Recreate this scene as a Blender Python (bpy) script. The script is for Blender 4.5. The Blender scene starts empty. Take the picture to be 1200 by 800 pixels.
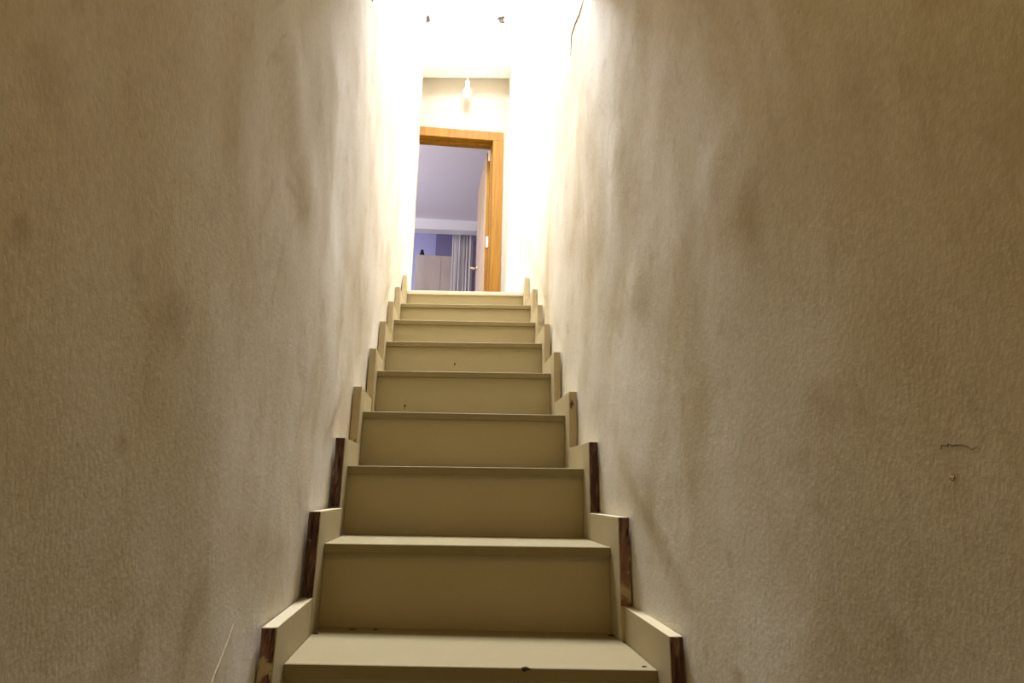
import bpy, bmesh, math, random
from mathutils import Vector, Matrix, noise

S = bpy.context.scene
COL = S.collection
H = 1.086            # camera height above the lower floor; z below is measured from the camera height
rnd = random.Random(7)

# ------------------------------------------------------------------ camera
F, YAW, PITCH, ROLL, CX = 700.0, 0.10457, 0.24472, 0.01611, -0.06919
fw = Vector((math.sin(YAW)*math.cos(PITCH), math.cos(YAW)*math.cos(PITCH), math.sin(PITCH)))
rt0 = Vector((math.cos(YAW), -math.sin(YAW), 0.0))
up0 = rt0.cross(fw)
c_, s_ = math.cos(ROLL), math.sin(ROLL)
rt = rt0*c_ + up0*s_
up = up0*c_ - rt0*s_
cd = bpy.data.cameras.new('camera'); cam = bpy.data.objects.new('camera', cd); COL.objects.link(cam)
cd.sensor_width = 36.0; cd.lens = F/1200*36.0; cd.clip_start = 0.02; cd.clip_end = 100
m = Matrix((rt, up, -fw)).transposed().to_4x4(); m.translation = Vector((CX, 0, H))
cam.matrix_world = m
S.camera = cam

# ------------------------------------------------------------------ world, lights, exposure
S.view_settings.view_transform = 'Standard'; S.view_settings.look = 'None'
S.view_settings.gamma = 1.0; S.view_settings.use_curve_mapping = False
S.view_settings.exposure = 0.70
w = bpy.data.worlds.new('world'); S.world = w; w.use_nodes = True
bg = w.node_tree.nodes['Background']; bg.inputs[0].default_value = (0.86, 0.93, 1.0, 1); bg.inputs[1].default_value = 1.0

def area(name, loc, rot, sx, sy, power, color):
    l = bpy.data.lights.new(name, 'AREA'); l.shape = 'RECTANGLE'; l.size = sx; l.size_y = sy
    l.energy = power; l.color = color
    o = bpy.data.objects.new(name, l); o.location = (loc[0], loc[1], loc[2]+H); o.rotation_euler = rot
    COL.objects.link(o); return o
SKY_Z = 4.30                                     # ceiling height of the stair shaft
area('skylight_daylight', (0.0, 3.30, SKY_Z+0.22), (0, 0, 0), 0.66, 1.5, 415, (0.82, 0.855, 1.0))
area('room_window_daylight', (-2.35, 6.2, 2.75), (0, math.radians(-90), 0), 1.2, 1.3, 42, (0.88, 0.84, 1.0))
area('alcove_window_daylight', (-2.5, 8.45, 3.4), (0, math.radians(-90), 0), 0.9, 0.6, 16, (0.62, 0.62, 1.0))
area('added_warm_fill', (0.0, -0.35, 1.70), (0, 0, 0), 0.25, 0.25, 2.8, (1.0, 0.67, 0.13))  # unseen warm fill, added to brighten the near walls

# ------------------------------------------------------------------ helpers
def props(o, label=None, cat=None, group=None, kind=None):
    if label: o['label'] = label
    if cat: o['category'] = cat
    if group: o['group'] = group
    if kind: o['kind'] = kind
    return o
def empty(name, loc=(0, 0, 0)):
    o = bpy.data.objects.new(name, None); o.location = (loc[0], loc[1], loc[2]+H); o.empty_display_size = .05
    COL.objects.link(o); return o
class MB:
    def __init__(s): s.bm = bmesh.new()
    def box(s, x0, x1, y0, y1, z0, z1, bev=0.0, seg=2):
        return s.hexa([(x0, y0, z0), (x1, y0, z0), (x1, y1, z0), (x0, y1, z0), (x0, y0, z1), (x1, y0, z1), (x1, y1, z1), (x0, y1, z1)], bev, seg)
    def hexa(s, P, bev=0.0, seg=2):
        t = bmesh.new()
        v = [t.verts.new(p) for p in P]
        for f in ((3, 2, 1, 0), (4, 5, 6, 7), (0, 1, 5, 4), (1, 2, 6, 5), (2, 3, 7, 6), (3, 0, 4, 7)): t.faces.new([v[i] for i in f])
        if bev: bmesh.ops.bevel(t, geom=t.edges[:], offset=bev, segments=seg, affect='EDGES', profile=0.6)
        s._merge(t)
    def _merge(s, t):
        me = bpy.data.meshes.new('tmp'); t.to_mesh(me); t.free(); s.bm.from_mesh(me); bpy.data.meshes.remove(me)
    def prism(s, pts, x0, x1, bev=0.0):
        """extrude a (y,z) outline along x"""
        t = bmesh.new()
        a = [t.verts.new((x0, p[0], p[1])) for p in pts]; b = [t.verts.new((x1, p[0], p[1])) for p in pts]
        n = len(pts); t.faces.new(a); t.faces.new(b[::-1])
        for i in range(n): t.faces.new((a[i], b[i], b[(i+1) % n], a[(i+1) % n]))
        bmesh.ops.recalc_face_normals(t, faces=t.faces[:])
        if bev: bmesh.ops.bevel(t, geom=t.edges[:], offset=bev, segments=2, affect='EDGES', profile=0.6)
        s._merge(t)
    def lathe(s, prof, c=(0, 0, 0), n=24, axis='Z'):
        rings = []
        for r, h in prof:
            ring = []
            for i in range(n):
                a = 2*math.pi*i/n; p = (r*math.cos(a), r*math.sin(a), h)
                if axis == 'X': p = (p[2], p[0], p[1])
                if axis == 'Y': p = (p[0], p[2], p[1])
                ring.append(s.bm.verts.new((p[0]+c[0], p[1]+c[1], p[2]+c[2])))
            rings.append(ring)
        for a, b in zip(rings, rings[1:]):
            for i in range(n): s.bm.faces.new((a[i], a[(i+1) % n], b[(i+1) % n], b[i]))
        s.bm.faces.new(rings[0][::-1]); s.bm.faces.new(rings[-1])
    def tube(s, pts, r, n=10):
        rings = []
        for k, p in enumerate(pts):
            p = Vector(p); d = (Vector(pts[min(k+1, len(pts)-1)])-Vector(pts[max(k-1, 0)])).normalized()
            a = d.cross(Vector((0.13, 0.21, 1)).normalized()); a = a.normalized() if a.length > 1e-4 else Vector((1, 0, 0)); b = d.cross(a)
            rr = r[k] if isinstance(r, (list, tuple)) else r
            rings.append([s.bm.verts.new(p+a*rr*math.cos(2*math.pi*i/n)+b*rr*math.sin(2*math.pi*i/n)) for i in range(n)])
        for A, B in zip(rings, rings[1:]):
            for i in range(n): s.bm.faces.new((A[i], A[(i+1) % n], B[(i+1) % n], B[i]))
        s.bm.faces.new(rings[0][::-1]); s.bm.faces.new(rings[-1])
    def build(s, name, mat, parent=None, smooth=False):
        bm = s.bm; bmesh.ops.recalc_face_normals(bm, faces=bm.faces[:])
        off = Vector((0, 0, H))
        if parent is not None: off = off-world_loc(parent)
        bmesh.ops.translate(bm, verts=bm.verts[:], vec=off)
        if smooth:
            for f in bm.faces: f.smooth = True
        me = bpy.data.meshes.new(name); bm.to_mesh(me); bm.free(); me.materials.append(mat)
        o = bpy.data.objects.new(name, me); COL.objects.link(o)
        if parent is not None: o.parent = parent
        return o
    def build_thing(s, name, mat, base, smooth=False):
        """a thing that is one mesh, with its origin at its own base"""
        bm = s.bm; bmesh.ops.recalc_face_normals(bm, faces=bm.faces[:])
        b = Vector((base[0], base[1], base[2]))
        bmesh.ops.translate(bm, verts=bm.verts[:], vec=-b)
        if smooth:
            for f in bm.faces: f.smooth = True
        me = bpy.data.meshes.new(name); bm.to_mesh(me); bm.free(); me.materials.append(mat)
        o = bpy.data.objects.new(name, me); o.location = b+Vector((0, 0, H)); COL.objects.link(o); return o
def world_loc(o):
    v = Vector((0, 0, 0))
    while o is not None: v += o.location; o = o.parent
    return v

# ------------------------------------------------------------------ materials
def mat(name, base, rough=0.6, spec=0.4):
    mt = bpy.data.materials.new(name); mt.use_nodes = True; nt = mt.node_tree; b = nt.nodes['Principled BSDF']
    b.inputs['Base Color'].default_value = (*base, 1); b.inputs['Roughness'].default_value = rough
    b.inputs['Specular IOR Level'].default_value = spec
    return mt, nt, b
def nz(nt, scale, detail=4, rough=0.55, stretch=(1, 1, 1), dist=0.0, off=(0, 0, 0)):
    tc = nt.nodes.new('ShaderNodeNewGeometry'); mp = nt.nodes.new('ShaderNodeMapping'); n = nt.nodes.new('ShaderNodeTexNoise')
    nt.links.new(tc.outputs['Position'], mp.inputs[0]); mp.inputs['Scale'].default_value = stretch; mp.inputs['Location'].default_value = off
    nt.links.new(mp.outputs[0], n.inputs['Vector'])
    n.inputs['Scale'].default_value = scale; n.inputs['Detail'].default_value = detail; n.inputs['Roughness'].default_value = rough; n.inputs['Distortion'].default_value = dist
    return n.outputs['Fac']
def ramp(nt, fac, stops):
    r = nt.nodes.new('ShaderNodeValToRGB'); nt.links.new(fac, r.inputs[0])
    e = r.color_ramp.elements
    while len(e) < len(stops): e.new(0.5)
    for el, (p, c) in zip(e, stops): el.position = p; el.color = (*c, 1) if len(c) == 3 else c
    return r.outputs[0]
def mix(nt, fac, a, b, mode='MIX'):
    m_ = nt.nodes.new('ShaderNodeMix'); m_.data_type = 'RGBA'; m_.blend_type = mode
    for v, i in ((fac, 0), (a, 6), (b, 7)):
        if hasattr(v, 'is_linked'): nt.links.new(v, m_.inputs[i])
        else: m_.inputs[i].default_value = v if i == 0 else (*v, 1)
    return m_.outputs[2]
def bump(nt, b, hs, dist=0.002, strength=1.0, prev=None):
    bn = nt.nodes.new('ShaderNodeBump'); bn.inputs['Distance'].default_value = dist; bn.inputs['Strength'].default_value = strength
    nt.links.new(hs, bn.inputs['Height'])
    if prev is not None: nt.links.new(prev, bn.inputs['Normal'])
    nt.links.new(bn.outputs[0], b.inputs['Normal']); return bn.outputs[0]

def plaster(name, c_light, c_mid, c_dark, off, stains=()):
    mt, nt, b = mat(name, c_mid, 0.62, 0.25)
    big = nz(nt, 2.3, 5, 0.6, (1, 1, 0.55), 0.6, off)
    col = ramp(nt, big, [(0.30, c_dark), (0.48, c_mid), (0.68, c_light)])
    spots = nz(nt, 9.0, 4, 0.65, (1, 1, 0.8), 0.8, (off[0]+3, off[1], off[2]))
    sm = ramp(nt, spots, [(0.56, (0, 0, 0)), (0.74, (1, 1, 1))])
    col = mix(nt, sm, col, mix(nt, 0.40, col, (0.36, 0.23, 0.085)))
    for (sy, sz, rad, amt) in stains:
        g_ = nt.nodes.new('ShaderNodeNewGeometry'); mp_ = nt.nodes.new('ShaderNodeMapping'); mp_.vector_type = 'POINT'
        mp_.inputs['Location'].default_value = (0, -sy/rad, -(sz+H)/rad); mp_.inputs['Scale'].default_value = (0, 1/rad, 1/rad)
        ln = nt.nodes.new('ShaderNodeVectorMath'); ln.operation = 'LENGTH'
        nt.links.new(g_.outputs['Position'], mp_.inputs[0]); nt.links.new(mp_.outputs[0], ln.inputs[0])
        ad = nt.nodes.new('ShaderNodeMath'); ad.operation = 'MULTIPLY_ADD'; ad.inputs[1].default_value = 1.6
        nt.links.new(nz(nt, 16, 4, 0.65, (1, 1, 0.8), 0.5, (sy, sz, 1)), ad.inputs[0]); nt.links.new(ln.outputs['Value'], ad.inputs[2])
        mr = nt.nodes.new('ShaderNodeMapRange'); mr.inputs['From Min'].default_value = 0.75; mr.inputs['From Max'].default_value = 1.8
        mr.inputs['To Min'].default_value = amt; mr.inputs['To Max'].default_value = 0.0; mr.interpolation_type = 'SMOOTHSTEP'
        nt.links.new(ad.outputs[0], mr.inputs['Value'])
        col = mix(nt, mr.outputs[0], col, (0.36, 0.225, 0.075))
    fine = nz(nt, 120, 3, 0.6, (1, 1, 0.7))
    col = mix(nt, 0.18, col, ramp(nt, fine, [(0.3, (0.42, 0.38, 0.30)), (0.7, (0.95, 0.90, 0.80))]))
    nt.links.new(col, b.inputs['Base Color'])
    p = bump(nt, b, nz(nt, 11, 3, 0.5, (1, 1, 0.7), 0.4), 0.006, 0.35)
    p = bump(nt, b, nz(nt, 230, 3, 0.6, (1, 1, 0.62)), 0.0010, 0.6, p)
    return mt
M = {}
M['wall_l'] = plaster('plaster cream left', (0.79, 0.725, 0.615), (0.72, 0.64, 0.50), (0.61, 0.495, 0.31), (0, 0, 0),
                      ((0.666, 0.18, 0.06, 0.5), (0.428, 0.175, 0.016, 0.45), (0.622, 0.038, 0.015, 0.5), (0.423, 0.296, 0.05, 0.3)))
M['wall_r'] = plaster('plaster cream right', (0.78, 0.71, 0.585), (0.70, 0.62, 0.465), (0.58, 0.455, 0.25), (5, 2, 1),
                      ((0.784, 0.454, 0.07, 0.4), (0.80, 0.37, 0.06, 0.3), (0.676, 0.101, 0.05, 0.3), (0.954, -0.264, 0.028, 0.6), (1.062, -0.26, 0.022, 0.6), (0.597, -0.152, 0.04, 0.4), (0.72, 0.05, 0.03, 0.3), (0.547, 0.456, 0.05, 0.25)))
M['wall_w'] = plaster('plaster white', (0.84, 0.83, 0.80), (0.80, 0.79, 0.75), (0.74, 0.72, 0.66), (2, 7, 3))
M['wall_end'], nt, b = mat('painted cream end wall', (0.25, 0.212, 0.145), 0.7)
bump(nt, b, nz(nt, 120, 3), 0.001, 0.5)

def painted(name, c0, c1, speck=0.5, streak=(1, 1, 1)):
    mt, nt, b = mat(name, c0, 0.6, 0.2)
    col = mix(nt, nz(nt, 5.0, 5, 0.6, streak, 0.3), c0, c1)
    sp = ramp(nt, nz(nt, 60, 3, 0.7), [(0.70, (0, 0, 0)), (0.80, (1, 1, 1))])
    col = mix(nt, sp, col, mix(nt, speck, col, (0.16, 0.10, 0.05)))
    nt.links.new(col, b.inputs['Base Color'])
    bump(nt, b, nz(nt, 26, 3, 0.5, (0.15, 1, 1)), 0.0012, 0.6)
    return mt
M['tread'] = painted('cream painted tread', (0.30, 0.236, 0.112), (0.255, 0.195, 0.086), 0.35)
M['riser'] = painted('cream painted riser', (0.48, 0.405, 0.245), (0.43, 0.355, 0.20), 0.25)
M['skirt'] = painted('cream painted skirting', (0.54, 0.455, 0.28), (0.47, 0.385, 0.21), 0.3)
def edge(name, paint, lift=1.0):
    mt, nt, b = mat(name, (0.12, 0.06, 0.04), 0.75, 0.2)
    base = ramp(nt, nz(nt, 40, 4, 0.7, (2.2, 1, 0.35), 0.3), [(0.35, (0.035, 0.014, 0.012)), (0.35+0.2/lift, (0.12*lift, 0.058*lift, 0.042*lift)), (0.72, (0.30, 0.19, 0.12))])
    pm = ramp(nt, nz(nt, 18, 4, 0.6, (1.4, 1, 0.6), 0.5, (1, 2, 3)), [(max(0.0, 0.62-paint*0.6), (0, 0, 0)), (max(0.02, 0.66-paint*0.6), (1, 1, 1))])
    nt.links.new(mix(nt, pm, base, (0.50, 0.40, 0.24)), b.inputs['Base Color'])
    bump(nt, b, nz(nt, 90, 4, 0.6, (3, 1, 0.4)), 0.0015, 0.8)
    return mt
M['edge_dark'] = edge('bare dark brown board end', 0.0)
M['edge_mid'] = edge('worn brown board end', 0.06, 1.7)
M['edge_half'] = edge('half painted board end', 0.45)
M['edge_paint'] = edge('painted board end', 0.85)
M['wood'], nt, b = mat('orange pine', (0.8, 0.45, 0.08), 0.6, 0.15)
g1 = nz(nt, 14, 5, 0.6, (2.4, 2.4, 0.16), 0.7)
nt.links.new(ramp(nt, g1, [(0.3, (0.135, 0.050, 0.001)), (0.5, (0.175, 0.073, 0.0015)), (0.7, (0.205, 0.094, 0.003))]), b.inputs['Base Color'])
bump(nt, b, g1, 0.0008, 0.5)
M['leaf'], nt, b = mat('door leaf veneer', (0.55, 0.45, 0.33), 0.45, 0.4)
nt.links.new(ramp(nt, nz(nt, 10, 5, 0.6, (2, 2, 0.15), 0.5), [(0.3, (0.36, 0.25, 0.13)), (0.7, (0.43, 0.31, 0.17))]), b.inputs['Base Color'])
M['metal'], nt, b = mat('brushed brass', (0.62, 0.50, 0.30), 0.3); b.inputs['Metallic'].default_value = 0.9
M['steel'], nt, b = mat('white metal', (0.85, 0.83, 0.80), 0.35); b.inputs['Metallic'].default_value = 0.3
M['black'], nt, b = mat('black ceramic', (0.008, 0.007, 0.015), 0.35)
M['lilac'], nt, b = mat('lilac wall paint', (0.60, 0.59, 0.72), 0.7); bump(nt, b, nz(nt, 60, 3), 0.001, 0.4)
M['plum'], nt, b = mat('matt plum grey', (0.27, 0.23, 0.33), 0.85); bump(nt, b, nz(nt, 90, 3), 0.001, 0.4)
M['purple'], nt, b = mat('purple cotton', (0.48, 0.36, 0.50), 0.9)
M['roomc'], nt, b = mat('white room ceiling', (0.70, 0.65, 0.68), 0.8); bump(nt, b, nz(nt, 50, 3), 0.001, 0.4)
M['white'], nt, b = mat('white gloss paint', (0.82, 0.80, 0.79), 0.45); bump(nt, b, nz(nt, 40, 3), 0.0006, 0.4)
M['cabinet'], nt, b = mat('beige laminate', (0.5, 0.45, 0.4), 0.4)
nt.links.new(ramp(nt, nz(nt, 6, 4, 0.5, (1, 1, 0.3)), [(0.3, (0.44, 0.35, 0.27)), (0.7, (0.54, 0.47, 0.40))]), b.inputs['Base Color'])
M['curtain'], nt, b = mat('grey white cotton', (0.58, 0.54, 0.51), 0.9); bump(nt, b, nz(nt, 300, 2), 0.0005, 0.5)
M['floor'], nt, b = mat('grey floor tile', (0.35, 0.30, 0.24), 0.5)
nt.links.new(ramp(nt, nz(nt, 8, 5), [(0.3, (0.30, 0.25, 0.19)), (0.7, (0.42, 0.36, 0.28))]), b.inputs['Base Color'])
M['landing'] = painted('cream landing brightened by colour', (0.72, 0.66, 0.50), (0.64, 0.56, 0.40), 0.2)  # paler than the treads: stronger light at the top is put into this colour
M['dirt'], nt, b = mat('dark dirt', (0.05, 0.03, 0.018), 0.95); bump(nt, b, nz(nt, 200, 4), 0.002, 1)
M['rubble'], nt, b = mat('broken plaster', (0.34, 0.29, 0.28), 0.95)
nt.links.new(ramp(nt, nz(nt, 45, 5, 0.7), [(0.35, (0.02, 0.018, 0.018)), (0.7, (0.22, 0.19, 0.18))]), b.inputs['Base Color']); bump(nt, b, nz(nt, 80, 4), 0.004, 1)
M['chip'], nt, b = mat('old plaster repair', (0.62, 0.52, 0.36), 0.8); bump(nt, b, nz(nt, 160, 4), 0.002, 1)
M['cord'], nt, b = mat('white flex', (0.7, 0.66, 0.66), 0.5)
M['bulb'], nt, b = mat('frosted bulb glass', (0.95, 0.95, 0.95), 0.25)
b.inputs['Emission Color'].default_value = (1.0, 0.97, 0.93, 1); b.inputs['Emission Strength'].default_value = 1.5
gm = bpy.data.materials.new('skylight glass'); gm.use_nodes = True; nt = gm.node_tree
for n in list(nt.nodes):
    if n.type == 'BSDF_PRINCIPLED': nt.nodes.remove(n)
tr = nt.nodes.new('ShaderNodeBsdfTransparent'); gl = nt.nodes.new('ShaderNodeBsdfGlossy'); gl.inputs['Roughness'].default_value = 0.02
fr = nt.nodes.new('ShaderNodeFresnel'); fr.inputs[0].default_value = 1.45; mx = nt.nodes.new('ShaderNodeMixShader')
nt.links.new(fr.outputs[0], mx.inputs[0]); nt.links.new(tr.outputs[0], mx.inputs[1]); nt.links.new(gl.outputs[0], mx.inputs[2])
tr.inputs[0].default_value = (0.95, 0.97, 0.98, 1)
nt.links.new(mx.outputs[0], [n for n in nt.nodes if n.type == 'OUTPUT_MATERIAL'][0].inputs[0])
M['glass'] = gm

# ------------------------------------------------------------------ stair data (nosing y, heights left/right, tread half widths)
Y1, G, R = 1.2244, 0.2870, 0.1920
zl = {1: -0.309, 2: -0.126, 3: 0.063, 4: 0.256, 5: 0.454, 6: 0.644, 7: 0.828, 8: 1.004, 9: 1.179}
zr = {1: -0.329, 2: -0.131, 3: 0.068, 4: 0.263, 5: 0.469, 6: 0.665, 7: 0.847, 8: 1.030, 9: 1.203}
xl = {1: -0.347, 2: -0.346, 3: -0.352, 4: -0.360, 5: -0.356, 6: -0.360, 7: -0.361, 8: -0.358, 9: -0.350}
xr = {1: 0.3515, 2: 0.343, 3: 0.343, 4: 0.344, 5: 0.343, 6: 0.350, 7: 0.361, 8: 0.375, 9: 0.367}
LOW = -4                                                  # steps 0..-3 lead down to the lower floor
for n in range(0, LOW, -1):
    zl[n] = zr[n] = -0.318+(n-1)*R; xl[n], xr[n] = -0.348, 0.350
FLOOR = -H
def ny(n): return Y1+(n-1)*G
TH, BT = 0.023, 0.026                                      # tread and skirting board thickness
LAND = (zl[9]+zr[9])/2

def lerp(pts, t):
    if t <= pts[0][0]: return pts[0][1]
    for (a, x), (b_, y) in zip(pts, pts[1:]):
        if t <= b_: return x+(y-x)*(t-a)/(b_-a)
    return pts[-1][1]
kL = [(-1, 0.378)]+[(ny(n)-0.07, -xl[n]+BT+0.003) for n in range(1, 10)]+[(4.0, 0.386), (4.75, 0.424), (5, 0.426)]
kR = [(-1, 0.380)]+[(ny(n)-0.07, xr[n]+BT+0.003) for n in range(1, 10)]+[(4.0, 0.388), (4.75, 0.365), (5, 0.365)]
def smoothk(k, y): return (lerp(k, y-0.12)+lerp(k, y-0.04)+lerp(k, y+0.04)+lerp(k, y+0.12))/4
def wall_x(side, y, z):
    """uneven old plaster: distance of the wall face from the middle of the stair"""
    k = smoothk(kL if side < 0 else kR, y)
    k = max(k, lerp(kL if side < 0 else kR, y)-0.0005, lerp(kL if side < 0 else kR, y+0.14)-0.001 if y < 3.6 else 0)
    o = 0 if side < 0 else 40
    d = noise.noise(Vector((o, y*2.6, z*1.6)))*0.009+noise.noise(Vector((o+9, y*6.5, z*3.6)))*0.0045+noise.noise(Vector((o+21, y*17, z*11)))*0.0014
    if side < 0:      # two trowelled ridges of the left wall
        for (y0, z0, y1, z1, wd, am) in ((0.97, 0.76, 1.17, 0.60, 0.07, 0.006), (1.30, 0.95, 1.36, 0.62, 0.07, 0.004)):
            t = max(0, min(1, ((y-y0)*(y1-y0)+(z-z0)*(z1-z0))/((y1-y0)**2+(z1-z0)**2)))
            q = math.hypot(y-y0-t*(y1-y0), z-z0-t*(z1-z0)); d += -am*math.exp(-(q/wd)**2)
    else:
        for (y0, z0, y1, z1, wd, am) in ((0.92, 0.56, 0.82, 0.44, 0.04, 0.006), (0.75, 0.50, 0.80, 0.62, 0.03, 0.005), (1.45, 0.9, 1.35, 0.5, 0.07, 0.006)):
            t = max(0, min(1, ((y-y0)*(y1-y0)+(z-z0)*(z1-z0))/((y1-y0)**2+(z1-z0)**2)))
            q = math.hypot(y-y0-t*(y1-y0), z-z0-t*(z1-z0)); d += -am*math.exp(-(q/wd)**2)
    # flatter where the skirting boards are fixed
    sl = z-((y-Y1)/G*R-0.318)
    if sl < 0.18: d *= max(0.0, min(1.0, (sl-0.05)/0.13))
    if d < 0: d = -d*0.2 if sl < 0.2 else d
    return side*(k+d)

def side_wall(side, name, m_, label):
    bm = bmesh.new(); ys = []; y = -2.2
    while y < 4.86: ys.append(y); y += 0.03 if y > 0.2 else 0.12
    ys.append(4.87)
    zs = []; z = FLOOR
    while z < SKY_Z+0.05: zs.append(z); z += 0.03
    zs.append(SKY_Z+0.06)
    g = [[bm.verts.new((wall_x(side, y, z), y, z)) for z in zs] for y in ys]
    out = side*0.56
    g2 = [[bm.verts.new((out, y, z)) for z in (zs[0], zs[-1])] for y in (ys[0], ys[-1])]
    for i in range(len(ys)-1):
        for j in range(len(zs)-1): bm.faces.new((g[i][j], g[i+1][j], g[i+1][j+1], g[i][j+1]))
    bm.faces.new((g2[0][0], g2[0][1], g2[1][1], g2[1][0]))
    bm.faces.new([g[0][j] for j in range(len(zs))]+[g2[0][1], g2[0][0]])
    bm.faces.new([g[-1][j] for j in range(len(zs))]+[g2[1][1], g2[1][0]])
    bm.faces.new([g[i][0] for i in range(len(ys))]+[g2[1][0], g2[0][0]])
    bm.faces.new([g[i][-1] for i in range(len(ys))]+[g2[1][1], g2[0][1]])
    mb = MB(); mb.bm.free(); mb.bm = bm
    o = mb.build(name, m_, None)
    for p in o.data.polygons: p.use_smooth = p.area < 0.01
    return props(o, label, kind='structure')
wl = side_wall(-1, 'wall_left', M['wall_l'], 'uneven cream plastered wall along the left of the stairs')
wr = side_wall(1, 'wall_right', M['wall_r'], 'stained cream plastered wall along the right of the stairs')

def struct(mb, name, m_, label=None, parent=None):
    o = mb.build(name, m_, parent)
    if parent is None: o['kind'] = 'structure'
    if label: o['label'] = label
    return o
# lower floor, back wall, shaft ceiling around the skylight
mb = MB(); mb.box(-0.56, 0.56, -2.2, 4.8, FLOOR-0.1, FLOOR); struct(mb, 'floor', M['floor'], 'lower hall floor')
mb = MB(); mb.box(-0.56, 0.56, -2.32, -2.2, FLOOR-0.1, SKY_Z+0.06); struct(mb, 'wall_back', M['wall_l'], 'plastered end wall of the lower hall')
OPX, OP0, OP1 = 0.33, 2.40, 4.30
mb = MB()
mb.box(-0.56, 0.56, -2.32, OP0, SKY_Z, SKY_Z+0.12); mb.box(-0.56, 0.56, OP1, 4.87, SKY_Z, SKY_Z+0.12)
mb.box(-0.56, -OPX, OP0, OP1, SKY_Z, SKY_Z+0.12); mb.box(OPX, 0.56, OP0, OP1, SKY_Z, SKY_Z+0.12)
struct(mb, 'ceiling', M['wall_w'], 'white ceiling of the stair shaft around the skylight')
LCZ, LCY = 1.80, 1.77
mb = MB(); mb.box(-0.50, 0.50, -2.2, LCY, LCZ, LCZ+0.12, 0.004); struct(mb, 'ceiling_lower', M['wall_r'], 'plastered ceiling over the lower stairs')
mb = MB(); mb.box(-0.50, 0.50, LCY-0.12, LCY, LCZ+0.12, SKY_Z+0.01); struct(mb, 'wall_bulkhead', M['wall_w'], 'wall of the skylight shaft above the lower ceiling')
# skylight
sk = empty('window_1', (0, (OP0+OP1)/2, SKY_Z)); props(sk, 'white framed skylight above the top of the stairs', kind='structure')
mb = MB(); f_ = 0.04
mb.box(-OPX, OPX, OP0, OP0+f_, SKY_Z+0.04, SKY_Z+0.12); mb.box(-OPX, OPX, OP1-f_, OP1, SKY_Z+0.04, SKY_Z+0.12)
mb.box(-OPX, -OPX+f_, OP0+f_, OP1-f_, SKY_Z+0.04, SKY_Z+0.12); mb.box(OPX-f_, OPX, OP0+f_, OP1-f_, SKY_Z+0.04, SKY_Z+0.12)
mb.box(-0.012, 0.012, OP0+f_, OP1-f_, SKY_Z+0.05, SKY_Z+0.10)
mb.build('window_frame', M['white'], sk)
mb = MB(); mb.box(-OPX+f_, OPX-f_, OP0+f_, OP1-f_, SKY_Z+0.105, SKY_Z+0.111); mb.build('window_pane', M['glass'], sk)

# dropped ceiling over the landing: its front face is the white wall above the doorway
LC = 3.667
mb = MB(); mb.hexa([(-0.56, 4.60, 3.610), (0.56, 4.60, 3.723), (0.56, 4.75, 3.712), (-0.56, 4.75, 3.613),
                    (-0.56, 4.60, SKY_Z+0.01), (0.56, 4.60, SKY_Z+0.01), (0.56, 4.75, SKY_Z+0.01), (-0.56, 4.75, SKY_Z+0.01)], 0.006)
upw = struct(mb, 'wall_upper', M['wall_w'], 'white plastered wall face above the doorway below the skylight')
def lump(mb, c, r, seed, flat=(1, 1, 1)):
    t = bmesh.new(); bmesh.ops.create_icosphere(t, subdivisions=2, radius=1)
    for v in t.verts:
        q = 1+0.9*noise.noise(v.co*1.7+Vector((seed, 0, 0))); v.co = Vector((v.co.x*r*flat[0]*q+c[0], v.co.y*r*flat[1]*q+c[1], v.co.z*r*flat[2]*q+c[2]))
    mb._merge(t)
mb = MB(); lump(mb, (-0.405, 4.587, 4.115), 0.026, 3, (1, .5, 1.2)); mb.build('broken_plaster', M['rubble'], upw)
mb = MB()
for i in range(6): lump(mb, (0.29+rnd.uniform(-.05, .05), 4.592, 4.19+rnd.uniform(-.03, .04)), rnd.uniform(.010, .022), i*3.1, (1.2, .5, .8))
mb.build('broken_plaster', M['rubble'], upw)
mb = MB()
for i in range(5): lump(mb, (0.385+i*0.004, 4.592, 4.02+i*0.045), 0.010+0.002*(i % 2), i*5.7, (.7, .5, 1.6))
mb.build('broken_plaster', M['rubble'], upw)

# ------------------------------------------------------------------ door wall and doorway
DX0, DX1 = -0.53, 0.322                                       # outer edges of the frame
DT = 3.118
mb = MB(); mb.box(-1.0, 1.7, 4.75, 4.87, DT, LC+0.2); mb.box(DX1, 1.7, 4.75, 4.87, LAND-0.1, DT); mb.box(-1.0, DX0, 4.75, 4.87, LAND-0.1, DT)
struct(mb, 'wall_door', M['wall_end'], 'cream painted wall around the doorway at the top of the stairs')
dr = empty('door_1', (0, 4.80, LAND)); props(dr, 'orange pine framed doorway at the top with its door standing open', kind='structure')
FW_ = 0.093; HT = 0.088; FY0, FY1 = 4.735, 4.885
mb = MB()
mb.box(DX0, DX0+FW_, FY0, FY1, LAND, DT-HT, 0.003); mb.build('door_jamb', M['wood'], dr)
mb = MB(); mb.box(DX1-FW_, DX1, FY0, FY1, LAND, DT-HT, 0.003); mb.box(DX1-FW_-0.014, DX1-FW_, 4.80, FY1-0.02, LAND, DT-HT, 0.002); mb.build('door_jamb', M['wood'], dr)
mb = MB(); mb.box(DX0, DX1, FY0, FY1, DT-HT, DT, 0.003); mb.box(DX0+FW_, DX1-FW_-0.014, 4.80, FY1-0.02, DT-HT-0.014, DT-HT, 0.002); mb.build('door_head', M['wood'], dr)
LX = 0.186
lf_ang = math.radians(-1.0)
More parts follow.
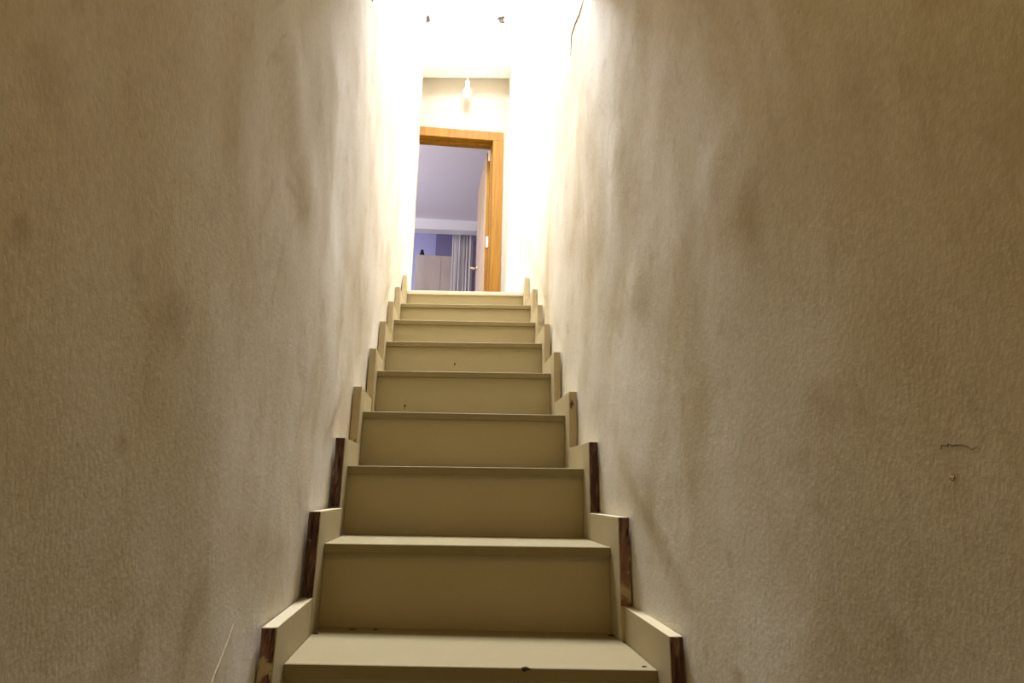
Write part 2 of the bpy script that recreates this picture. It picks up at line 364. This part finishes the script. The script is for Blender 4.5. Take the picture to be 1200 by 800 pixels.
def leafbox(mb, d0, d1, ya, yb, z0, z1, bev=0.0):
    # d0..d1 measured from the leaf's face; the leaf stands a little past square to its frame
    fx = lambda y: LX-(y-4.90)*0.058
    mb.hexa([(fx(ya)+d0, ya, z0), (fx(ya)+d1, ya, z0), (fx(yb)+d1, yb, z0), (fx(yb)+d0, yb, z0), (fx(ya)+d0, ya, z1), (fx(ya)+d1, ya, z1), (fx(yb)+d1, yb, z1), (fx(yb)+d0, yb, z1)], bev)
mb = MB(); leafbox(mb, 0, 0.040, 4.90, 5.62, LAND+0.012, DT-HT-0.03, 0.002)
leaf = mb.build('door_leaf', M['leaf'], dr); leaf['label'] = 'beige door leaf opened into the room'
mb = MB(); leafbox(mb, 0.002, 0.038, 4.893, 4.902, LAND+0.012, DT-HT-0.03); mb.build('leaf_edge', M['wood'], leaf)
hz = 2.105
mb = MB(); mb.lathe([(0.024, -0.007), (0.026, -0.004), (0.026, 0.002)], (LX-0.036, 5.522, hz), 20, 'X'); mb.build('handle_rose', M['metal'], leaf)
mb = MB(); HX = LX-0.036; mb.lathe([(0.010, 0), (0.010, 0.045)], (HX-0.05, 5.522, hz), 16, 'X')
mb.tube([(HX-0.048, 5.522, hz), (HX-0.055, 5.515, hz), (HX-0.055, 5.48, hz-0.006), (HX-0.048, 5.40, hz-0.045)], [0.011, 0.011, 0.009, 0.008])
mb.build('door_handle', M['metal'], leaf, True)
for z_ in (2.10, 2.945, 1.42):
    mb = MB(); mb.lathe([(0.007, 0), (0.0075, 0.004), (0.0075, 0.096), (0.007, 0.10)], (LX+0.020, 4.890, z_-0.03), 12); mb.box(LX+0.022, DX1-FW_+0.004, 4.884, 4.8875, z_-0.03, z_+0.07)
    mb.build('hinge', M['steel'], dr)

# pendant bulb
pl_ = empty('pendant_lamp', (-0.018, 4.675, 3.28)); props(pl_, 'small white frosted bulb hanging on a short flex above the doorway', 'lamp')
bx_, by_ = -0.018, 4.675
mb = MB(); mb.lathe([(0.022, 0), (0.022, 0.010), (0.012, 0.016)], (bx_, by_, LC-0.012), 20); mb.build('ceiling_rose', M['white'], pl_)
mb = MB(); mb.tube([(bx_, by_, LC-0.01), (bx_+0.002, by_, LC-0.05), (bx_, by_, 3.565)], 0.003); mb.build('flex', M['cord'], pl_)
mb = MB(); mb.lathe([(0.010, 0.055), (0.017, 0.05), (0.019, 0.02), (0.017, 0.0)], (bx_, by_, 3.52), 20); mb.build('socket', M['white'], pl_, True)
pr = [(0.014, 0.115), (0.016, 0.10), (0.024, 0.085), (0.037, 0.062), (0.041, 0.042), (0.036, 0.02), (0.022, 0.005), (0.004, 0.0)]
mb = MB(); mb.lathe(pr, (bx_, by_, 3.408), 28); mb.build('bulb', M['bulb'], pl_, True)

# ------------------------------------------------------------------ landing floor and the room beyond
mb = MB(); mb.box(-0.40, 0.40, 3.72, 4.76, LAND-0.14, LAND-0.004); struct(mb, 'floor_landing', M['landing'], 'cream landing brightened by colour in front of the doorway')
RX0, RX1, RY1 = -2.3, 1.7, 9.1
mb = MB(); mb.box(RX0, RX1, 4.76, RY1+0.1, LAND-0.14, LAND-0.002); struct(mb, 'floor_room', M['floor'], 'floor of the room beyond the doorway')
RC = 3.66
AC = 4.3
mb = MB(); mb.box(RX0, RX1, 4.87, 7.87, RC, RC+0.12); struct(mb, 'ceiling_room', M['roomc'], 'pale lilac ceiling of the room beyond the doorway')
mb = MB(); mb.box(RX0, RX1, RY1, RY1+0.1, LAND, AC); struct(mb, 'wall_far', M['lilac'], 'lilac wall at the far end of the room')
mb = MB(); mb.box(RX0, RX1, 7.87, RY1+0.1, AC, AC+0.1); struct(mb, 'ceiling_alcove', M['lilac'])
mb = MB(); mb.box(RX1, RX1+0.1, 4.75, RY1, LAND-0.1, AC); struct(mb, 'wall_room_right', M['lilac'])
mb = MB()      # left wall of the room with two window openings
x0, x1 = RX0-0.1, RX0
mb.box(x0, x1, 4.75, 5.55, LAND-0.1, RC); mb.box(x0, x1, 5.55, 6.85, LAND-0.1, 2.1); mb.box(x0, x1, 5.55, 6.85, 3.4, RC); mb.box(x0, x1, 6.85, RY1, LAND-0.1, 2.9); mb.box(x0, x1, 6.85, 8.1, 2.9, AC); mb.box(x0, x1, 8.8, RY1, 2.9, AC); mb.box(x0, x1, 8.1, 8.8, 3.9, AC)
struct(mb, 'wall_room_left', M['lilac'])
mb = MB(); mb.box(RX0-0.1, -1.0, 4.75, 4.87, LAND-0.1, RC); struct(mb, 'wall_room_front', M['wall_end'])
w2 = empty('window_2', (RX0-0.05, 6.2, 2.1)); props(w2, 'window in the left wall of the room beyond the doorway', kind='structure')
mb = MB()
for a, b_ in ((5.55, 5.60), (6.18, 6.22), (6.80, 6.85)): mb.box(x0+0.02, x1-0.02, a, b_, 2.1, 3.4)
mb.box(x0+0.021, x1-0.021, 5.60, 6.80, 2.1, 2.15); mb.box(x0+0.021, x1-0.021, 5.60, 6.80, 3.35, 3.4)
mb.build('window_frame', M['white'], w2)
w3 = empty('window_3', (RX0-0.05, 8.45, 2.9)); props(w3, 'high window in the left wall of the alcove', kind='structure')
mb = MB()
for a, b_ in ((8.1, 8.15), (8.75, 8.8)): mb.box(x0+0.02, x1-0.02, a, b_, 2.9, 3.9)
mb.box(x0+0.021, x1-0.021, 8.15, 8.75, 2.9, 2.95); mb.box(x0+0.021, x1-0.021, 8.15, 8.75, 3.85, 3.9)
mb.build('window_frame', M['white'], w3)
# dropped beam across the room with the alcove behind it
BY = 7.75
mb = MB(); mb.hexa([(RX0, BY, 3.47), (RX1, BY, 3.56), (RX1, BY+0.12, 3.56), (RX0, BY+0.12, 3.47), (RX0, BY, AC), (RX1, BY, AC), (RX1, BY+0.12, AC), (RX0, BY+0.12, AC)], 0.004)
struct(mb, 'trim_1', M['white'], 'white beam under the ceiling of the far room above the curtain')
mb = MB(); mb.hexa([(RX0, BY-0.02, 3.455), (RX1, BY-0.02, 3.545), (RX1, BY+0.14, 3.545), (RX0, BY+0.14, 3.455), (RX0, BY-0.02, 3.475), (RX1, BY-0.02, 3.565), (RX1, BY+0.14, 3.565), (RX0, BY+0.14, 3.475)], 0.003)
struct(mb, 'trim_2', M['white'], 'moulding along the lower edge of the white beam')
# curtain rail + curtain
rail = empty('curtain_rail', (0.05, BY+0.06, 3.42)); props(rail, 'thin white rail under the beam carrying the curtain', 'curtain rail')
mb = MB(); mb.tube([(-0.30, BY+0.20, 3.546), (0.34, BY+0.20, 3.546)], 0.009); mb.build('rail', M['steel'], rail, True)
for x_ in (-0.2, 0.25):
    mb = MB(); mb.box(x_-0.008, x_+0.008, BY+0.12, BY+0.205, 3.553, 3.568, 0.001); mb.build('rail_bracket', M['steel'], rail)
def curtain(xa, xb, folds, amp, y0, zt0, zt1, zb, seed):
    mb = MB(); bm = mb.bm; N = 120; K = 14; fr_, bk = [], []
    for i in range(N+1):
        t = i/N; x = xa+(xb-xa)*t; ph = 2*math.pi*folds*t+1.1*math.sin(3.1*t*math.pi+seed)
        cf, cb = [], []
        for k in range(K+1):
            s = k/K; z = (zt0+(zt1-zt0)*t)*(1-s)+zb*s
            y = y0+amp*(0.55+0.45*s)*math.sin(ph+0.5*s)+0.006*math.sin(ph*2.3+s*3)
            cf.append(bm.verts.new((x+0.004*math.sin(s*4+ph), y, z))); cb.append(bm.verts.new((x+0.004*math.sin(s*4+ph), y+0.004, z)))
        fr_.append(cf); bk.append(cb)
    for i in range(N):
        for k in range(K):
            bm.faces.new((fr_[i][k], fr_[i+1][k], fr_[i+1][k+1], fr_[i][k+1])); bm.faces.new((bk[i][k], bk[i][k+1], bk[i+1][k+1], bk[i+1][k]))
        bm.faces.new((fr_[i][0], bk[i][0], bk[i+1][0], fr_[i+1][0])); bm.faces.new((fr_[i][K], fr_[i+1][K], bk[i+1][K], bk[i][K]))
    for e in (0, N):
        for k in range(K): bm.faces.new((fr_[e][k], fr_[e][k+1], bk[e][k+1], bk[e][k]))
    return mb
cu = empty('curtain', (0.04, BY+0.06, LAND+0.03)); props(cu, 'long pale grey curtain hanging in folds beside the wardrobe in the far room', 'curtain')
curtain(-0.114, -0.030, 0.5, 0.008, BY+0.195, 3.534, 3.534, LAND+0.03, 0.2).build('flat_panel', M['curtain'], cu, True)
curtain(-0.028, 0.180, 4.3, 0.026, BY+0.20, 3.534, 3.534, LAND+0.03, 0.9).build('gathered_panel', M['curtain'], cu, True)
mb = curtain(0.186, 0.28, 0.8, 0.012, BY+0.32, 3.50, 3.50, LAND+0.03, 0.4)
pc = mb.build('curtain', M['purple'], None, True); 
pc.data.transform(Matrix.Translation((-0.22, -(BY+0.32), -(H+LAND+0.03)))); pc.location = (0.22, BY+0.32, H+LAND+0.03)
props(pc, 'narrow strip of purple curtain behind the grey one, left of the open door', 'curtain')
# dark panel added for the dark right part of the alcove, and wardrobe with vase
mb = MB(); mb.box(-0.371, 0.45, RY1-0.30, RY1-0.24, LAND, 4.24, 0.004)
pn = mb.build_thing('alcove_dark_panel', M['plum'], (0.06, RY1-0.27, LAND)); props(pn, 'dark plum grey panel in the alcove above the right half of the wardrobe', 'panel')
wd = empty('wardrobe', (-0.30, 8.2, LAND)); props(wd, 'beige wardrobe with flat doors standing in the alcove of the far room', 'wardrobe')
WX0, WX1, WY0, WY1, WT = -0.612, 0.10, 8.02, 8.55, 3.225
mb = MB(); mb.box(WX0, WX1, WY0, WY1, LAND+0.06, WT, 0.004); mb.box(WX0+0.02, WX1-0.02, WY0+0.02, WY1, LAND, LAND+0.06); mb.build('body', M['cabinet'], wd)
for a, b_ in ((WX0+0.006, (WX0+WX1)/2-0.002), ((WX0+WX1)/2+0.002, WX1-0.006)):
    mb = MB(); mb.box(a, b_, WY0-0.018, WY0, LAND+0.07, WT-0.022, 0.003); d_ = mb.build('door', M['cabinet'], wd)
    hx = b_-0.03 if a < -0.4 else a+0.03
    mb = MB(); mb.tube([(hx, WY0-0.02, 2.15), (hx, WY0-0.035, 2.155), (hx, WY0-0.035, 2.26), (hx, WY0-0.02, 2.265)], 0.004); mb.build('handle', M['steel'], d_, True)
mb = MB(); mb.lathe([(0.028, 0), (0.036, 0.01), (0.034, 0.045), (0.024, 0.065), (0.020, 0.075), (0.023, 0.085), (0.018, 0.098), (0.006, 0.104)], (-0.535, WY0+0.06, WT), 20)
vz = mb.build_thing('vase', M['black'], (-0.535, WY0+0.06, WT), True); props(vz, 'small black rounded vase on top of the wardrobe', 'vase')

# ------------------------------------------------------------------ staircase
st = empty('staircase', (0, ny(LOW+1), FLOOR)); props(st, 'narrow straight staircase painted cream rising between two plastered walls to a doorway', 'staircase')
def slab(n, ya, yb, th, x_l, x_r, bev):
    mb = MB()
    zL, zR = zl[n], zr[n]; e = 0.0
    P = [(x_l, ya, zL-th), (x_r, ya, zR-th), (x_r, yb, zR-th), (x_l, yb, zL-th), (x_l, ya, zL), (x_r, ya, zR), (x_r, yb, zR), (x_l, yb, zL)]
    mb.hexa(P, bev, 3); return mb
chips = {}
for n in range(LOW+1, 10):
    yb = ny(n+1)+0.034 if n < 9 else 3.72
    tr_ = slab(n, ny(n), yb, TH, xl[n]+0.001, xr[n]-0.001, 0.003).build('tread', M['landing'] if n == 9 else M['tread'], st)  # top tread gets the lighter colour that stands in for light
    chips[n] = tr_
    # riser below tread n
    zb = (zl[n-1], zr[n-1]) if n > LOW+1 else (FLOOR, FLOOR)
    ya = ny(n)+0.016
    mb = MB()
    a, b_ = xl[n]+0.001, xr[n]-0.001
    mb.hexa([(a, ya, zb[0]), (b_, ya, zb[1]), (b_, ya+0.018, zb[1]), (a, ya+0.018, zb[0]), (a, ya, zl[n]-TH), (b_, ya, zr[n]-TH), (b_, ya+0.018, zr[n]-TH), (a, ya+0.018, zl[n]-TH)])
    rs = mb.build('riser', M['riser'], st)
    if n in (5, 6):
        px, pz = ((-0.24, 0.32) if n == 5 else (-0.048, 0.556))
        mb = MB(); mb.lathe([(0.0035, 0), (0.0035, 0.003), (0.002, 0.0045)], (px, ya-0.0045, pz), 10, 'Y'); mb.tube([(px-0.001, ya-0.001, pz), (px-0.003, ya-0.0015, pz-0.014)], [0.0012, 0.0006])
        q = mb.build('nail_head', M['dirt'], rs); q['label'] = 'rusty nail head with a short stain'
# skirting: one stepped board piece per step and side, bare or painted front end
E_L = {1: 'edge_mid', 2: 'edge_dark', 3: 'edge_dark', 4: 'edge_half', 5: 'edge_paint', 6: 'edge_paint'}
E_R = {1: 'edge_dark', 2: 'edge_mid', 3: 'edge_dark', 4: 'edge_half', 5: 'edge_paint', 6: 'edge_paint'}
for n in range(LOW+1, 10):
    for sd in (-1, 1):
        zz = zl if sd < 0 else zr
        xi = (xl if sd < 0 else xr)[n]; xo = xi+sd*BT
        ya = ny(n)-0.067; yb = ny(n+1)-0.0675
        top = zz[n]+0.074; low = (zz[n-1] if n > LOW+1 else FLOOR)
        if n < 9:
            pts = [(ya, low-0.0), (ya, top), (yb, top+0.001*(1 if n % 2 else -1)), (yb, zz[n]-0.03), (yb-0.05, zz[n]-0.05), (ya+0.12, low)]
        else:
            pts = [(ya, low), (ya, top), (ya+0.30, zz[n]+0.012), (ya+0.30, zz[n]-0.03), (ya+0.12, low)]
        mb = MB(); mb.prism(pts, min(xi, xo), max(xi, xo), 0.0015)
        sb = mb.build('skirting_board', M['skirt'], st)
        mname = (E_L if sd < 0 else E_R).get(n, 'edge_dark' if n < 1 else 'edge_paint')
        mb = MB()      # splintered end of the board
        zb_ = (zz[n-1]+0.076) if n > LOW+1 else FLOOR
        K = 10; bm = mb.bm; ri = []
        for k in range(K+1):
            z = zb_+(top-0.001-zb_)*k/K
            j = rnd.uniform(-0.0012, 0.0012); j2 = rnd.uniform(-0.0014, 0.0008); yy = ya-0.0025+rnd.uniform(-0.0007, 0.0007)
            xa, xb = xi+sd*(0.0012+abs(j)), xo-sd*(0.001+j2)
            ri.append([bm.verts.new(p) for p in ((xa, yy, z), (xb, yy-0.0004, z), (xb, ya+0.001, z), (xa, ya+0.001, z))])
        for a_, b_ in zip(ri, ri[1:]):
            for i in range(4): bm.faces.new((a_[i], a_[(i+1) % 4], b_[(i+1) % 4], b_[i]))
        bm.faces.new(ri[0][::-1]); bm.faces.new(ri[-1])
        q = mb.build('board_end', M[mname], sb)
        q['label'] = {'edge_dark': 'bare dark brown end grain', 'edge_mid': 'worn brown end grain', 'edge_half': 'half painted brown end', 'edge_paint': 'painted board end'}[mname]

# ------------------------------------------------------------------ marks on the walls
def wall_line(side, pts, r, name, m_, label, parent):
    mb = MB(); P = []
    for (y0, z0), (y1, z1) in zip(pts, pts[1:]):
        for k in range(6):
            t = k/6; P.append((y0+(y1-y0)*t+rnd.uniform(-.002, .002), z0+(z1-z0)*t+rnd.uniform(-.002, .002)))
    P.append(pts[-1])
    n = len(P); mb.tube([(wall_x(side, y, z)-side*0.0004, y, z) for y, z in P], [r*(0.35+0.9*math.sin(math.pi*(i+.3)/(n))) for i in range(n)], 7)
    o = mb.build(name, m_, parent); o['label'] = label
wall_line(1, [(1.83, 1.80), (1.90, 1.79), (2.06, 1.84), (2.09, 1.76)], 0.0028, 'crack', M['rubble'], 'dark crack in the plaster', wr)
wall_line(1, [(0.47, 0.040), (0.495, 0.046), (0.515, 0.045)], 0.00032, 'crack', M['rubble'], 'short dark scratch', wr)
wall_line(-1, [(0.88, -0.34), (0.93, -0.28), (1.02, -0.20)], 0.0012, 'plaster_ridge', M['chip'], 'thin pale ridge in the plaster', wl)
mb = MB(); lump(mb, (wall_x(1, 0.503, 0.018), 0.503, 0.018), 0.0030, 2, (.8, 1, 1.2)); q = mb.build('plaster_nub', M['chip'], wr)
mb = MB()
for i in range(5): lump(mb, (wall_x(-1, 1.735+i*0.01, 1.62+i*0.012)+0.002, 1.735+i*0.01, 1.62+i*0.014), 0.009, i*2.2, (.5, 1, 1.1))
q = mb.build('broken_plaster', M['rubble'], wl)

# ------------------------------------------------------------------ dirt on the first tread
def crumb(x, y, r, seed, label, flat=(1.4, .8, .45)):
    n = 1; z = zl[n]+(zr[n]-zl[n])*(x-xl[n])/(xr[n]-xl[n])
    mb = MB(); lump(mb, (x, y, z+r*flat[2]*0.55), r, seed, flat)
    o = mb.build_thing('dirt_crumb', M['dirt'], (x, y, z)); props(o, label, 'dirt', 'dirt crumbs on the lowest tread')
crumb(-0.338, 1.455, 0.0045, 1, 'dark dirt crumb in the left back corner of the lowest visible tread')
crumb(-0.265, 1.503, 0.004, 2, 'flat dark dirt crumb against the riser, left part of the lowest visible tread', (2.2, .5, .3))
crumb(-0.215, 1.505, 0.003, 3, 'thin dark dirt crumb against the riser, right of the flat one on the lowest tread', (2.4, .6, .35))
crumb(0.330, 1.245, 0.003, 4, 'tiny dark crumb near the right front corner of the lowest tread')
crumb(0.335, 1.500, 0.0045, 5, 'dark dirt crumb in the right back corner of the lowest visible tread')
mb = MB(); lump(mb, (0.094, 1.2250, -0.324), 0.006, 8, (1.5, .35, .7)); q = mb.build('chipped_spot', M['dirt'], chips[1]); q['label'] = 'dark chip in the front edge'
